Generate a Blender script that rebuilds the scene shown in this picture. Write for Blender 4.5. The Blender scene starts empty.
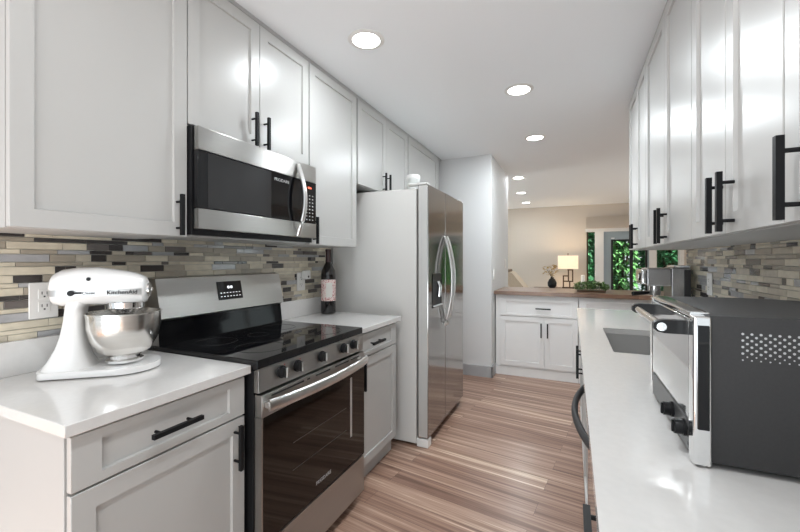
import bpy, bmesh, math, random
from mathutils import Vector, Matrix
random.seed(7)
PI = math.pi
SC = bpy.context.scene
COL = SC.collection

# ------------------------------------------------------------------ camera
FPX = 382.0
cam_d = bpy.data.cameras.new('camera')
cam_d.sensor_fit = 'HORIZONTAL'
cam_d.sensor_width = 36.0
cam_d.lens = 36.0 * FPX / 800.0
cam_d.shift_y = -6.0 / 800.0
cam_d.clip_start = 0.02
cam_o = bpy.data.objects.new('camera', cam_d)
COL.objects.link(cam_o)
cam_o.location = (0, 0, 1.296)
cam_o.rotation_euler = (PI / 2, 0, math.atan(172.0 / FPX))
SC.camera = cam_o

# ------------------------------------------------------------------ world, light, exposure
W = bpy.data.worlds.new('daylight')
SC.world = W
W.use_nodes = True
bg = W.node_tree.nodes['Background']
bg.inputs[0].default_value = (0.90, 0.965, 1.0, 1)
bg.inputs[1].default_value = 0.6
SC.view_settings.view_transform = 'Standard'
SC.view_settings.look = 'None'
SC.view_settings.gamma = 1.0
SC.view_settings.use_curve_mapping = False
SC.view_settings.exposure = 0.82
try:
    SC.cycles.use_denoising = True
    SC.cycles.max_bounces = 10
    SC.cycles.diffuse_bounces = 6
    SC.cycles.glossy_bounces = 5
    SC.cycles.sample_clamp_indirect = 6
except Exception:
    pass
CAN_POWER = 9.0        # each recessed ceiling lamp, watts
LIVING_FILL = 60.0         # added fill lamps outside the unseen living room side windows
REAR_FILL = 30.0           # added lamp behind the camera, aimed up like a bounced flash
def area(name, loc, rot, sx, sy, power, color):
    d = bpy.data.lights.new(name, 'AREA'); d.shape = 'RECTANGLE'; d.size = sx; d.size_y = sy
    d.energy = power; d.color = color
    o = bpy.data.objects.new(name, d); COL.objects.link(o); o.location = loc; o.rotation_euler = rot
    return o
area('rear_fill', (-0.5, -1.7, 0.5), (PI / 2 + 0.75, 0, 0), 2.2, 1.0, REAR_FILL, (0.89, 0.96, 1.0))
area('living_fill', (-4.6, 7.1, 0.9), (PI / 2 + 0.35, 0, -PI / 2), 2.6, 1.9, LIVING_FILL, (0.89, 0.96, 1.0))
area('living_fill', (3.5, 6.0, 0.9), (PI / 2 + 0.35, 0, PI / 2), 2.6, 1.9, LIVING_FILL * 0.3, (0.89, 0.96, 1.0))
sun_d = bpy.data.lights.new('sun', 'SUN'); sun_d.energy = 9.0; sun_d.angle = 0.05; sun_d.color = (1, 0.96, 0.88)
sun_o = bpy.data.objects.new('sun', sun_d); COL.objects.link(sun_o)
sun_o.rotation_euler = (math.radians(18), math.radians(46), 0)

# ------------------------------------------------------------------ materials
MATS = {}
def nt(name):
    m = bpy.data.materials.new(name); m.use_nodes = True
    n = m.node_tree
    return m, n, n.nodes['Principled BSDF']
def mat(name, col, rough=0.5, metal=0.0, var=0.0, vscale=(8, 8, 8), bump=0.0, coat=0.0, spec=None, emit=None, estr=0.0, alpha=None, trans=0.0, rvar=0.0):
    m, n, b = nt(name)
    c = tuple(col) + (1,)
    b.inputs['Base Color'].default_value = c
    b.inputs['Roughness'].default_value = rough
    b.inputs['Metallic'].default_value = metal
    if coat: b.inputs['Coat Weight'].default_value = coat; b.inputs['Coat Roughness'].default_value = 0.05
    if spec is not None: b.inputs['Specular IOR Level'].default_value = spec
    if emit: b.inputs['Emission Color'].default_value = tuple(emit) + (1,); b.inputs['Emission Strength'].default_value = estr
    if trans: b.inputs['Transmission Weight'].default_value = trans
    if var or bump or rvar:
        tc = n.nodes.new('ShaderNodeTexCoord'); mp = n.nodes.new('ShaderNodeMapping')
        mp.inputs['Scale'].default_value = vscale
        n.links.new(tc.outputs['Object'], mp.inputs['Vector'])
        no = n.nodes.new('ShaderNodeTexNoise'); no.inputs['Scale'].default_value = 1.0; no.inputs['Detail'].default_value = 4
        n.links.new(mp.outputs['Vector'], no.inputs['Vector'])
        if var:
            r = n.nodes.new('ShaderNodeValToRGB')
            r.color_ramp.elements[0].position = 0.3; r.color_ramp.elements[1].position = 0.7
            r.color_ramp.elements[0].color = tuple(x * (1 - var) for x in col) + (1,)
            r.color_ramp.elements[1].color = tuple(min(1, x * (1 + var)) for x in col) + (1,)
            n.links.new(no.outputs['Fac'], r.inputs['Fac']); n.links.new(r.outputs['Color'], b.inputs['Base Color'])
        if rvar:
            mr = n.nodes.new('ShaderNodeMapRange')
            mr.inputs['To Min'].default_value = max(0.02, rough - rvar); mr.inputs['To Max'].default_value = rough + rvar
            n.links.new(no.outputs['Fac'], mr.inputs['Value']); n.links.new(mr.outputs['Result'], b.inputs['Roughness'])
        if bump:
            bp = n.nodes.new('ShaderNodeBump'); bp.inputs['Strength'].default_value = bump; bp.inputs['Distance'].default_value = 0.002
            n.links.new(no.outputs['Fac'], bp.inputs['Height']); n.links.new(bp.outputs['Normal'], b.inputs['Normal'])
    MATS[name] = m
    return m
M_cab = mat('grey_cabinet_paint', (0.465, 0.458, 0.445), 0.31, var=0.015, vscale=(3, 3, 3))
M_cabin = mat('cabinet_carcass', (0.44, 0.434, 0.424), 0.45)
M_pen = mat('white_cabinet_paint', (0.78, 0.77, 0.76), 0.35, var=0.01)
M_dark = mat('dark_gap', (0.03, 0.03, 0.03), 0.8)
M_quartz = mat('white_quartz', (0.62, 0.605, 0.59), 0.13, var=0.02, vscale=(60, 60, 60), coat=0.2)
M_steel = mat('brushed_steel', (0.41, 0.40, 0.385), 0.28, 1.0, var=0.02, vscale=(3, 3, 160))
def brush(m):
    n = m.node_tree; b = n.nodes['Principled BSDF']
    b.inputs['Anisotropic'].default_value = 0.85; b.inputs['Anisotropic Rotation'].default_value = 0.25
    tg = n.nodes.new('ShaderNodeTangent'); tg.direction_type = 'RADIAL'; tg.axis = 'Z'
    n.links.new(tg.outputs[0], b.inputs['Tangent'])
brush(M_steel)
M_steelv = mat('brushed_steel_vertical', (0.36, 0.35, 0.34), 0.11, 1.0, var=0.015, vscale=(200, 200, 2))
M_steely = mat('steel_bowl', (0.72, 0.70, 0.67), 0.2, 1.0, var=0.03, vscale=(3, 3, 200), rvar=0.05)
M_chrome = mat('chrome', (0.82, 0.82, 0.82), 0.08, 1.0)
M_black = mat('black_metal', (0.010, 0.010, 0.011), 0.42, spec=0.15)
M_blackgl = mat('black_glass', (0.004, 0.004, 0.005), 0.04, spec=0.4)
M_ovengl = mat('oven_glass', (0.008, 0.005, 0.0035), 0.05, spec=0.4)
M_blackpl = mat('black_plastic', (0.012, 0.012, 0.013), 0.3, spec=0.18)
M_charcoal = mat('charcoal_enamel', (0.05, 0.049, 0.05), 0.4, spec=0.18, var=0.05, vscale=(200, 200, 200))
M_white = mat('white_enamel', (0.84, 0.83, 0.82), 0.16, coat=0.5)
M_plate = mat('white_plastic', (0.80, 0.79, 0.77), 0.3)
M_fridge = mat('fridge_side_paint', (0.64, 0.63, 0.61), 0.42, var=0.02, vscale=(300, 300, 300))
M_wall = mat('white_wall_paint', (0.68, 0.68, 0.68), 0.7, bump=0.05, vscale=(120, 120, 120))
M_ceil = mat('ceiling_paint', (0.86, 0.88, 0.90), 0.8, bump=0.05, vscale=(90, 90, 90))
M_beige = mat('beige_wall_paint', (0.58, 0.52, 0.455), 0.75, bump=0.05, vscale=(90, 90, 90))
M_base = mat('grey_baseboard', (0.40, 0.40, 0.41), 0.45)
M_trim = mat('white_trim', (0.78, 0.77, 0.75), 0.4)
M_bluegr = mat('blue_grey_paint', (0.30, 0.36, 0.39), 0.5)
M_frame = mat('black_door_frame', (0.015, 0.015, 0.016), 0.4)
M_shadecl = mat('window_shade_cloth', (0.50, 0.43, 0.36), 0.8)
M_grout = mat('grout', (0.50, 0.48, 0.44), 0.85)
M_emit = mat('lamp_diffuser', (1, 1, 1), 0.5, emit=(1, 0.97, 0.92), estr=9.0)
M_redlit = mat('display_red', (0.1, 0, 0), 0.3, emit=(1.0, 0.12, 0.05), estr=1.2)
M_ctrl = mat('dark_steel_panel', (0.11, 0.11, 0.11), 0.35, 0.6)
M_doorside = mat('light_door_edge', (0.56, 0.555, 0.54), 0.35, 0.3)
M_barsteel = mat('satin_handle_steel', (0.66, 0.65, 0.64), 0.28, 1.0)
M_blackgloss = mat('black_gloss_panel', (0.004, 0.004, 0.005), 0.07, spec=0.16)
M_ring = mat('faint_burner_print', (0.05, 0.05, 0.05), 0.15)
M_rack = mat('dim_rack_wire', (0.06, 0.05, 0.045), 0.4)
M_glyph = mat('display_glyph', (0.6, 0.6, 0.6), 0.4, emit=(0.9, 0.95, 1.0), estr=0.7)
M_print = mat('printed_grey', (0.45, 0.45, 0.45), 0.4)
M_logo = mat('silver_lettering', (0.55, 0.55, 0.55), 0.35, 0.6)
M_wine = mat('dark_bottle_glass', (0.008, 0.006, 0.006), 0.06, coat=0.5)
M_foil = mat('dark_red_foil', (0.035, 0.010, 0.010), 0.3)
M_red = mat('red_mark', (0.5, 0.03, 0.02), 0.5)
M_gold = mat('gold_leaf', (0.42, 0.27, 0.08), 0.45, 0.3)
M_bronze = mat('bronze', (0.06, 0.035, 0.02), 0.4, 0.5)
M_cush = mat('beige_fabric', (0.52, 0.43, 0.33), 0.9, var=0.08, vscale=(60, 60, 60))
M_oak = mat('dark_wood', (0.12, 0.07, 0.04), 0.5, var=0.3, vscale=(4, 40, 40))
M_lawn = mat('lawn_green', (0.07, 0.13, 0.04), 0.9, var=0.4, vscale=(6, 6, 6))
M_leafA = mat('leaf_bright', (0.15, 0.38, 0.13), 0.5, var=0.45, vscale=(2.5, 2.5, 2.5))
M_leafB = mat('leaf_deep', (0.06, 0.22, 0.10), 0.5, var=0.5, vscale=(2.5, 2.5, 2.5))
M_herb = mat('herb_leaf', (0.10, 0.19, 0.055), 0.6, var=0.5, vscale=(25, 25, 25))
M_stem = mat('stem_brown', (0.08, 0.05, 0.03), 0.8)
M_shade = mat('lamp_shade_linen', (0.80, 0.70, 0.54), 0.9, var=0.05, vscale=(90, 90, 20), emit=(1.0, 0.78, 0.50), estr=0.35)
M_frost = mat('frosted_plastic', (0.75, 0.76, 0.74), 0.35, trans=0.3)
M_green = mat('pale_green_plastic', (0.35, 0.52, 0.25), 0.4)
M_holeglint = mat('vent_hole_glint', (0.55, 0.55, 0.55), 0.3, 0.9)  # specular glint of the vent holes, painted as light discs
M_ovendoor = mat('reflective_oven_glass', (0.50, 0.50, 0.50), 0.06, 0.85)
M_coffee = mat('grey_machine_steel', (0.42, 0.41, 0.41), 0.25, 0.9)

def glass_mat():
    m, n, b = nt('window_glass')
    n.nodes.remove(b)
    out = n.nodes['Material Output']
    tr = n.nodes.new('ShaderNodeBsdfTransparent'); tr.inputs[0].default_value = (0.93, 0.96, 0.95, 1)
    gl = n.nodes.new('ShaderNodeBsdfGlossy'); gl.inputs['Roughness'].default_value = 0.02
    fr = n.nodes.new('ShaderNodeFresnel'); fr.inputs[0].default_value = 1.3
    mx = n.nodes.new('ShaderNodeMixShader')
    n.links.new(fr.outputs[0], mx.inputs[0]); n.links.new(tr.outputs[0], mx.inputs[1]); n.links.new(gl.outputs[0], mx.inputs[2])
    n.links.new(mx.outputs[0], out.inputs[0])
    return m
M_glass = glass_mat()

def wood_mat(name, rot, row, length, stops, stripe, coat, rough):
    m, n, b = nt(name)
    L = n.links.new
    tc = n.nodes.new('ShaderNodeTexCoord'); mp = n.nodes.new('ShaderNodeMapping')
    mp.inputs['Rotation'].default_value = (0, 0, rot)
    L(tc.outputs['Object'], mp.inputs['Vector'])
    br = n.nodes.new('ShaderNodeTexBrick')
    br.offset = 0.37; br.inputs['Color1'].default_value = (0, 0, 0, 1); br.inputs['Color2'].default_value = (1, 1, 1, 1)
    br.inputs['Mortar'].default_value = (0.5, 0.5, 0.5, 1)
    br.inputs['Scale'].default_value = 1.0; br.inputs['Mortar Size'].default_value = 0.0008
    br.inputs['Brick Width'].default_value = length; br.inputs['Row Height'].default_value = row
    L(mp.outputs['Vector'], br.inputs['Vector'])
    sep = n.nodes.new('ShaderNodeSeparateXYZ'); L(mp.outputs['Vector'], sep.inputs[0])
    bw = n.nodes.new('ShaderNodeRGBToBW'); L(br.outputs['Color'], bw.inputs[0])
    def mth(op, a, v2, bnode=None):
        k = n.nodes.new('ShaderNodeMath'); k.operation = op
        L(a, k.inputs[0])
        if bnode is not None: L(bnode, k.inputs[1])
        else: k.inputs[1].default_value = v2
        return k.outputs[0]
    xo = mth('MULTIPLY', sep.outputs['X'], stripe[0]); yo = mth('MULTIPLY', sep.outputs['Y'], stripe[1])
    ro = mth('MULTIPLY', bw.outputs[0], 31.0)
    cb = n.nodes.new('ShaderNodeCombineXYZ'); L(xo, cb.inputs[0]); L(yo, cb.inputs[1]); L(ro, cb.inputs[2])
    n1 = n.nodes.new('ShaderNodeTexNoise'); n1.inputs['Scale'].default_value = 1.0; n1.inputs['Detail'].default_value = 5.0; n1.inputs['Roughness'].default_value = 0.55
    L(cb.outputs[0], n1.inputs['Vector'])
    xo2 = mth('MULTIPLY', sep.outputs['X'], 3.0); yo2 = mth('MULTIPLY', sep.outputs['Y'], 150.0)
    cb2 = n.nodes.new('ShaderNodeCombineXYZ'); L(xo2, cb2.inputs[0]); L(yo2, cb2.inputs[1]); L(ro, cb2.inputs[2])
    n2 = n.nodes.new('ShaderNodeTexNoise'); n2.inputs['Scale'].default_value = 1.0; n2.inputs['Detail'].default_value = 4.0
    L(cb2.outputs[0], n2.inputs['Vector'])
    a = mth('MULTIPLY', n1.outputs['Fac'], 0.78); bb = mth('MULTIPLY', n2.outputs['Fac'], 0.22)
    s = mth('ADD', a, 0, bb)
    c3 = mth('MULTIPLY', bw.outputs[0], 0.10); s = mth('ADD', s, 0, c3); s = mth('SUBTRACT', s, 0.05)
    r = n.nodes.new('ShaderNodeValToRGB'); r.color_ramp.interpolation = 'LINEAR'
    e = r.color_ramp.elements
    e[0].position = stops[0][0]; e[0].color = stops[0][1] + (1,)
    e[1].position = stops[-1][0]; e[1].color = stops[-1][1] + (1,)
    for p, c in stops[1:-1]:
        q = e.new(p); q.color = c + (1,)
    L(s, r.inputs['Fac'])
    mx = n.nodes.new('ShaderNodeMix'); mx.data_type = 'RGBA'
    L(br.outputs['Fac'], mx.inputs['Factor']); L(r.outputs['Color'], mx.inputs['A']); mx.inputs['B'].default_value = (0.10, 0.06, 0.045, 1)
    L(mx.outputs['Result'], b.inputs['Base Color'])
    b.inputs['Roughness'].default_value = rough
    if coat: b.inputs['Coat Weight'].default_value = coat; b.inputs['Coat Roughness'].default_value = 0.2
    return m
M_floor = wood_mat('striped_laminate_floor', math.radians(8), 0.125, 1.25,
    [(0.28, (0.115, 0.058, 0.042)), (0.41, (0.225, 0.125, 0.090)), (0.52, (0.36, 0.222, 0.162)), (0.60, (0.47, 0.315, 0.235)), (0.67, (0.74, 0.58, 0.44))], (0.65, 36.0), 0.15, 0.33)
M_butcher = wood_mat('wood_counter', 0.0, 0.045, 0.6,
    [(0.30, (0.10, 0.052, 0.032)), (0.5, (0.19, 0.105, 0.065)), (0.7, (0.30, 0.18, 0.12))], (3.0, 40.0), 0.2, 0.35)

TILE = []
for nm, c, r in (('tile_cream', (0.66, 0.60, 0.48), 0.35), ('tile_taupe', (0.38, 0.335, 0.27), 0.35), ('tile_dark_glass', (0.055, 0.048, 0.046), 0.10),
                 ('tile_grey_glass', (0.42, 0.42, 0.43), 0.12), ('tile_sand', (0.52, 0.465, 0.375), 0.4), ('tile_brown', (0.14, 0.122, 0.112), 0.15)):
    TILE.append(mat(nm, c, r, var=0.10, vscale=(25, 25, 60)))

def label_mat():
    m, n, b = nt('patterned_wine_label')
    tc = n.nodes.new('ShaderNodeTexCoord'); v = n.nodes.new('ShaderNodeTexVoronoi'); v.inputs['Scale'].default_value = 95
    n.links.new(tc.outputs['Object'], v.inputs['Vector'])
    r = n.nodes.new('ShaderNodeValToRGB'); r.color_ramp.elements[0].position = 0.25; r.color_ramp.elements[0].color = (0.50, 0.12, 0.12, 1)
    r.color_ramp.elements[1].position = 0.5; r.color_ramp.elements[1].color = (0.84, 0.70, 0.66, 1)
    n.links.new(v.outputs['Distance'], r.inputs['Fac']); n.links.new(r.outputs['Color'], b.inputs['Base Color'])
    b.inputs['Roughness'].default_value = 0.6
    return m
M_label = label_mat()
M_paper = mat('label_paper', (0.78, 0.75, 0.70), 0.6)

# ------------------------------------------------------------------ mesh helpers
def box(bm, x0, x1, y0, y1, z0, z1, bev=0.0, seg=1, mi=0):
    n0 = set(bm.faces)
    vs = [bm.verts.new((x, y, z)) for x in (x0, x1) for y in (y0, y1) for z in (z0, z1)]
    F = [(0, 1, 3, 2), (4, 6, 7, 5), (0, 4, 5, 1), (2, 3, 7, 6), (0, 2, 6, 4), (1, 5, 7, 3)]
    fs = [bm.faces.new([vs[i] for i in f]) for f in F]
    if bev > 0:
        es = list({e for f in fs for e in f.edges})
        bmesh.ops.bevel(bm, geom=es, offset=bev, segments=seg, profile=0.5, affect='EDGES')
    out = [f for f in bm.faces if f not in n0]
    for f in out: f.material_index = mi
    return out
def loft(bm, rings, cap=True, closed=True, mi=0):
    R = [[bm.verts.new(p) for p in r] for r in rings]
    fs = []
    n = len(R[0])
    for a, b in zip(R[:-1], R[1:]):
        for i in range(n if closed else n - 1):
            j = (i + 1) % n
            fs.append(bm.faces.new((a[i], a[j], b[j], b[i])))
    if cap:
        fs.append(bm.faces.new(list(reversed(R[0])))); fs.append(bm.faces.new(R[-1]))
    for f in fs: f.material_index = mi
    return fs
def lathe(bm, prof, cx=0, cy=0, cz=0, seg=40, cap=False, mi=0):
    rings = [[(cx + r * math.cos(2 * PI * k / seg), cy + r * math.sin(2 * PI * k / seg), cz + z) for k in range(seg)] for r, z in prof]
    return loft(bm, rings, cap, True, mi)
def tube(bm, pts, rad, seg=12, cap=True, flat=None, mi=0):
    pts = [Vector(p) for p in pts]
    rings = []
    ref = Vector((0, 0, 1))
    for i, p in enumerate(pts):
        t = (pts[min(i + 1, len(pts) - 1)] - pts[max(i - 1, 0)]).normalized()
        if abs(t.dot(ref)) > 0.95: ref = Vector((1, 0, 0)) if abs(t.x) < 0.9 else Vector((0, 1, 0))
        u = ref.cross(t).normalized(); v = t.cross(u)
        r = rad[i] if isinstance(rad, (list, tuple)) else rad
        a, b = (r, r) if flat is None else (r * flat[0], r * flat[1])
        rings.append([tuple(p + u * a * math.cos(2 * PI * k / seg) + v * b * math.sin(2 * PI * k / seg)) for k in range(seg)])
    return loft(bm, rings, cap, True, mi)
def prism(bm, outline, z0, z1, bev=0.0, seg=2, mi=0):
    n0 = set(bm.faces)
    lo = [bm.verts.new((x, y, z0)) for x, y in outline]; hi = [bm.verts.new((x, y, z1)) for x, y in outline]
    n = len(outline)
    top = bm.faces.new(hi); bm.faces.new(list(reversed(lo)))
    for i in range(n):
        j = (i + 1) % n
        bm.faces.new((lo[i], lo[j], hi[j], hi[i]))
    if bev:
        bmesh.ops.bevel(bm, geom=list(top.edges), offset=bev, segments=seg, profile=0.5, affect='EDGES')
    out = [f for f in bm.faces if f not in n0]
    for f in out: f.material_index = mi
def cyl(bm, p0, p1, r, seg=20, mi=0):
    return tube(bm, [p0, p1], r, seg, True, None, mi)
def disc_axis(bm, c, ax, r, d, seg=24, mi=0):
    c = Vector(c); a = Vector(ax).normalized()
    return tube(bm, [c, c + a * d], r, seg, True, None, mi)

def rootloc(o):
    v = Vector((0, 0, 0))
    while o is not None:
        v += o.location; o = o.parent
    return v
def obj(name, bm, m, parent=None, smooth=True, ang=40):
    bmesh.ops.recalc_face_normals(bm, faces=bm.faces)
    me = bpy.data.meshes.new(name)
    if parent is not None:
        bmesh.ops.translate(bm, verts=bm.verts, vec=-rootloc(parent))
    if smooth:
        for f in bm.faces: f.smooth = True
        for e in bm.edges:
            if len(e.link_faces) == 2 and e.calc_face_angle(0) > math.radians(ang): e.smooth = False
    bm.to_mesh(me); bm.free()
    for mm in (m if isinstance(m, (list, tuple)) else [m]): me.materials.append(mm)
    o = bpy.data.objects.new(name, me); COL.objects.link(o)
    if parent is not None: o.parent = parent
    if smooth:
        wn = o.modifiers.new('weighted_normal', 'WEIGHTED_NORMAL'); wn.keep_sharp = True; wn.weight = 90
    return o
def tag(o, label, cat, group=None):
    o['label'] = label; o['category'] = cat
    if group: o['group'] = group
    return o
def thing(name, label, cat, loc=(0, 0, 0), group=None):
    o = bpy.data.objects.new(name, None); COL.objects.link(o); o.location = loc; o.empty_display_size = 0.05
    return tag(o, label, cat, group)
def struct(name, bm, m, parent=None, **k):
    o = obj(name, bm, m, parent, **k)
    o['kind'] = 'structure'
    return o
def B(): return bmesh.new()
def bx(*a, **k):
    b = B(); box(b, *a, **k); return b
def copy_tree(o, label=None, loc=None, rz=None, parent=None):
    c = o.copy(); COL.objects.link(c)
    if parent is not None: c.parent = parent
    if label: c['label'] = label
    if loc: c.location = loc
    if rz is not None: c.rotation_euler = (0, 0, rz)
    for ch in list(o.children): copy_tree(ch, parent=c)
    return c
def text_bm(s, size, M, depth=0.0006):
    cu = bpy.data.curves.new('t', 'FONT'); cu.body = s; cu.size = size; cu.extrude = depth / 2; cu.align_x = 'CENTER'; cu.align_y = 'CENTER'
    o = bpy.data.objects.new('t', cu); COL.objects.link(o)
    dg = bpy.context.evaluated_depsgraph_get()
    me = bpy.data.meshes.new_from_object(o.evaluated_get(dg))
    bm = B(); bm.from_mesh(me); bmesh.ops.transform(bm, matrix=M, verts=bm.verts)
    bpy.data.objects.remove(o); bpy.data.curves.remove(cu); bpy.data.meshes.remove(me)
    return bm
def frameM(right, up, loc):
    r = Vector(right).normalized(); u = Vector(up).normalized(); n = r.cross(u)
    m = Matrix((r, u, n)).transposed().to_4x4(); m.translation = Vector(loc)
    return m

def shaker(bm, x0, x1, y0, y1, z0, z1, nrm, rail=0.072, depth=0.009, extra=0.0):
    """door slab with a recessed flat panel on the face along nrm"""
    fs = box(bm, x0, x1, y0, y1, z0, z1, 0.0015)
    n = Vector(nrm); bm.normal_update()
    bmesh.ops.recalc_face_normals(bm, faces=fs)
    f = max((f for f in fs if f.is_valid and f.normal.dot(n) > 0.9), key=lambda f: f.calc_area())
    bmesh.ops.inset_individual(bm, faces=[f], thickness=rail, depth=0)
    if extra:
        c = f.calc_center_median(); t = n.cross(Vector((0, 0, 1)))
        for v in f.verts: v.co -= t * (extra if (v.co - c).dot(t) > 0 else -extra)
    bmesh.ops.inset_individual(bm, faces=[f], thickness=0.0035, depth=-depth)
def pull(c, axis, nrm, L=0.155, so=0.032):
    """bar pull with two posts; c is the point on the door face behind the bar's middle"""
    bm = B(); c = Vector(c); n = Vector(nrm); a = Vector(axis)
    s = n.cross(a)
    p = c + n * so
    h = 0.0065
    pts = []
    rings = []
    for e in (-L / 2, L / 2):
        q = p + a * e
        rings.append([tuple(q + s * h + n * h), tuple(q - s * h + n * h), tuple(q - s * h - n * h), tuple(q + s * h - n * h)])
    loft(bm, rings)
    for e in (-L / 2 + 0.028, L / 2 - 0.028):
        cyl(bm, tuple(c + a * e), tuple(p + a * e), 0.0045, 12)
    return bm
def cabinet(name, label, cat, box6, fronts, m, mc, nrm, group=None, hollow=False, toe=None):
    """box6 = carcass; fronts = list of (kind, x0,x1,y0,y1,z0,z1, pulls[(c,axis)])"""
    x0, x1, y0, y1, z0, z1 = box6
    t = thing(name, label, cat, ((x0 + x1) / 2, (y0 + y1) / 2, z0), group)
    bm = B()
    if hollow:
        w = 0.018
        if abs(nrm[0]) > 0.5:
            fx0, fx1 = (x0, x0 + w) if nrm[0] < 0 else (x1 - w, x1)
            box(bm, x0, x1, y0, y0 + w, z0, z1); box(bm, x0, x1, y1 - w, y1, z0, z1); box(bm, x0, x1, y0 + w, y1 - w, z0, z0 + w)
            box(bm, fx0, fx1, y0 + w, y1 - w, z1 - 0.05, z1)
    else:
        box(bm, x0, x1, y0, y1, z0, z1, 0.001)
    obj('body', bm, mc, t)
    if toe:
        obj('toe_kick', bx(*toe), mc, t)
    for k, a0, a1, b0, b1, c0, c1, pl in fronts:
        bm = B()
        big = (c1 - c0) > 0.25
        shaker(bm, a0, a1, b0, b1, c0, c1, nrm, 0.072 if big else 0.034, 0.009, 0.0 if big else 0.040)
        d = obj(k, bm, m, t)
        for (pc, ax) in pl:
            obj('handle', pull(pc, ax, nrm), M_black, d)
    return t

# ================================================================== SETTING
XL, XR = -1.70, 0.72       # plaster planes of the two long walls
CZ = 2.46
struct('floor', bx(-4.2, 3.2, -2.0, 9.1, -0.1, 0.0), M_floor)
struct('ceiling', bx(-4.2, 3.2, -0.6, 9.1, CZ, CZ + 0.1), M_ceil)
wl = struct('wall_left', bx(XL - 0.12, XL, 0.30, 4.25, 0, CZ), M_wall)
wr = struct('wall_right', bx(XR, XR + 0.12, -0.5, 3.22, 0, CZ), M_wall)
struct('wall_pantry', bx(XL - 0.12, -0.81, 4.25, 5.45, 0, CZ), M_wall)
struct('wall_alcove', bx(XR + 0.12, 3.2, 3.05, 3.17, 0, CZ), M_wall)
struct('wall_living_near', bx(-4.2, XL - 0.12, 5.33, 5.45, 0, CZ), M_wall)
def side_wall(name, wn, x0, ya, yb, y0, y1):
    bm = B()
    for a, b, c, d in ((ya, y0, 0, CZ), (y1, yb, 0, CZ), (y0, y1, 0, 0.35), (y0, y1, 2.25, CZ)): box(bm, x0, x0 + 0.12, a, b, c, d)
    struct(name, bm, M_beige)
    bm = B(); x = x0 + 0.03
    for a, b, c, d in ((y0, y0 + 0.05, 0.35, 2.25), (y1 - 0.05, y1, 0.35, 2.25), ((y0 + y1) / 2 - 0.03, (y0 + y1) / 2 + 0.03, 0.35, 2.25), (y0, y1, 0.35, 0.40), (y0, y1, 2.20, 2.25)): box(bm, x, x + 0.06, a, b, c, d)
    w = struct(wn, bm, M_trim)
    struct('window_pane', bx(x + 0.025, x + 0.03, y0 + 0.05, y1 - 0.05, 0.40, 2.20), M_glass, w)
side_wall('wall_living_right', 'window_added_right', 3.08, 3.17, 9.1, 4.6, 7.4)  # unseen window, added to let fill light into the living room
side_wall('wall_living_left', 'window_added_left', -4.2, 5.45, 9.1, 5.7, 8.5)  # this side's window is likewise added out of view for even light
bm = B()
box(bm, -1.14, -0.795, 4.235, 4.25, 0, 0.125, 0.003); box(bm, -0.81, -0.795, 4.235, 4.5, 0, 0.125, 0.003)
box(bm, XL, -1.14, 4.235, 4.25, 0, 0.125)
struct('baseboard_pantry', bm, M_base)
# far wall in pieces round its openings
FY = 9.0
DT = 1.885
bm = B()
for a, b, c, d in ((-4.2, 0.305, 0, CZ), (0.305, 1.965, DT, CZ), (1.965, 3.2, 0, CZ), (0.305, 0.445, 0, 0.12), (1.52, 1.915, 0, 0.55)):
    box(bm, a, b, FY, FY + 0.12, c, d)
struct('wall_far', bm, M_beige)
bm = B()
box(bm, 0.441, 0.60, FY - 0.03, FY + 0.13, 0, DT); box(bm, 1.405, 1.52, FY - 0.03, FY + 0.13, 0, DT); box(bm, 1.913, 1.975, FY - 0.03, FY + 0.13, 0, DT)
box(bm, 0.26, 1.975, FY - 0.05, FY, DT, DT + 0.07)
struct('trim_1', bm, M_trim)
bm = B()
box(bm, 0.60, 0.735, FY, FY + 0.1, 0, DT); box(bm, 0.735, 1.38, FY, FY + 0.1, 1.72, DT); box(bm, 1.38, 1.405, FY, FY + 0.1, 0, DT)
struct('trim_2', bm, M_bluegr)
# narrow side window
w1 = struct('window_1', bx(0.282, 0.309, FY - 0.02, FY + 0.1, 0.12, DT), M_bronze)
bm = B(); box(bm, 0.309, 0.441, FY + 0.05, FY + 0.06, 0.12, DT); struct('window_pane', bm, M_glass, w1)
bm = B()
box(bm, 1.52, 1.54, FY + 0.03, FY + 0.08, 0.55, DT); box(bm, 1.895, 1.913, FY + 0.03, FY + 0.08, 0.55, DT); box(bm, 1.54, 1.895, FY + 0.03, FY + 0.08, 0.55, 0.58); box(bm, 1.54, 1.895, FY + 0.03, FY + 0.08, DT - 0.03, DT)
w2 = struct('window_2', bm, M_trim)
struct('window_pane', bx(1.54, 1.895, FY + 0.05, FY + 0.06, 0.58, DT - 0.03), M_glass, w2)
bm = B()
for a, b, c, d in ((0.735, 0.775, 0, 1.72), (1.075, 1.13, 0, 1.72), (1.345, 1.38, 0, 1.72), (0.775, 1.345, 1.685, 1.72), (0.775, 1.345, 0, 0.08)):
    box(bm, a, b, FY + 0.02, FY + 0.08, c, d, 0.004)
d1 = struct('door_1', bm, M_frame)
bm = B(); box(bm, 0.775, 1.075, FY + 0.045, FY + 0.055, 0.08, 1.685); box(bm, 1.13, 1.345, FY + 0.045, FY + 0.055, 0.08, 1.685)
struct('door_pane', bm, M_glass, d1)
struct('door_sticker', bx(0.74, 0.80, FY - 0.004, FY - 0.001, 1.735, 1.755), M_trim, d1)
# gathered roman shade above the openings
bm = B()
prof = [(0.0, 2.20), (-0.05, 2.20), (-0.10, 2.10), (-0.13, 2.0), (-0.13, DT + 0.07), (0.0, DT + 0.07)]
rings = [[(x, FY + a, z) for a, z in prof] for x in (0.27, 1.975)]
loft(bm, rings)
t = obj('window_valance', bm, M_shadecl)
tag(t, 'beige cloth valance boxed over the glass doors on the far wall', 'valance')

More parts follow.
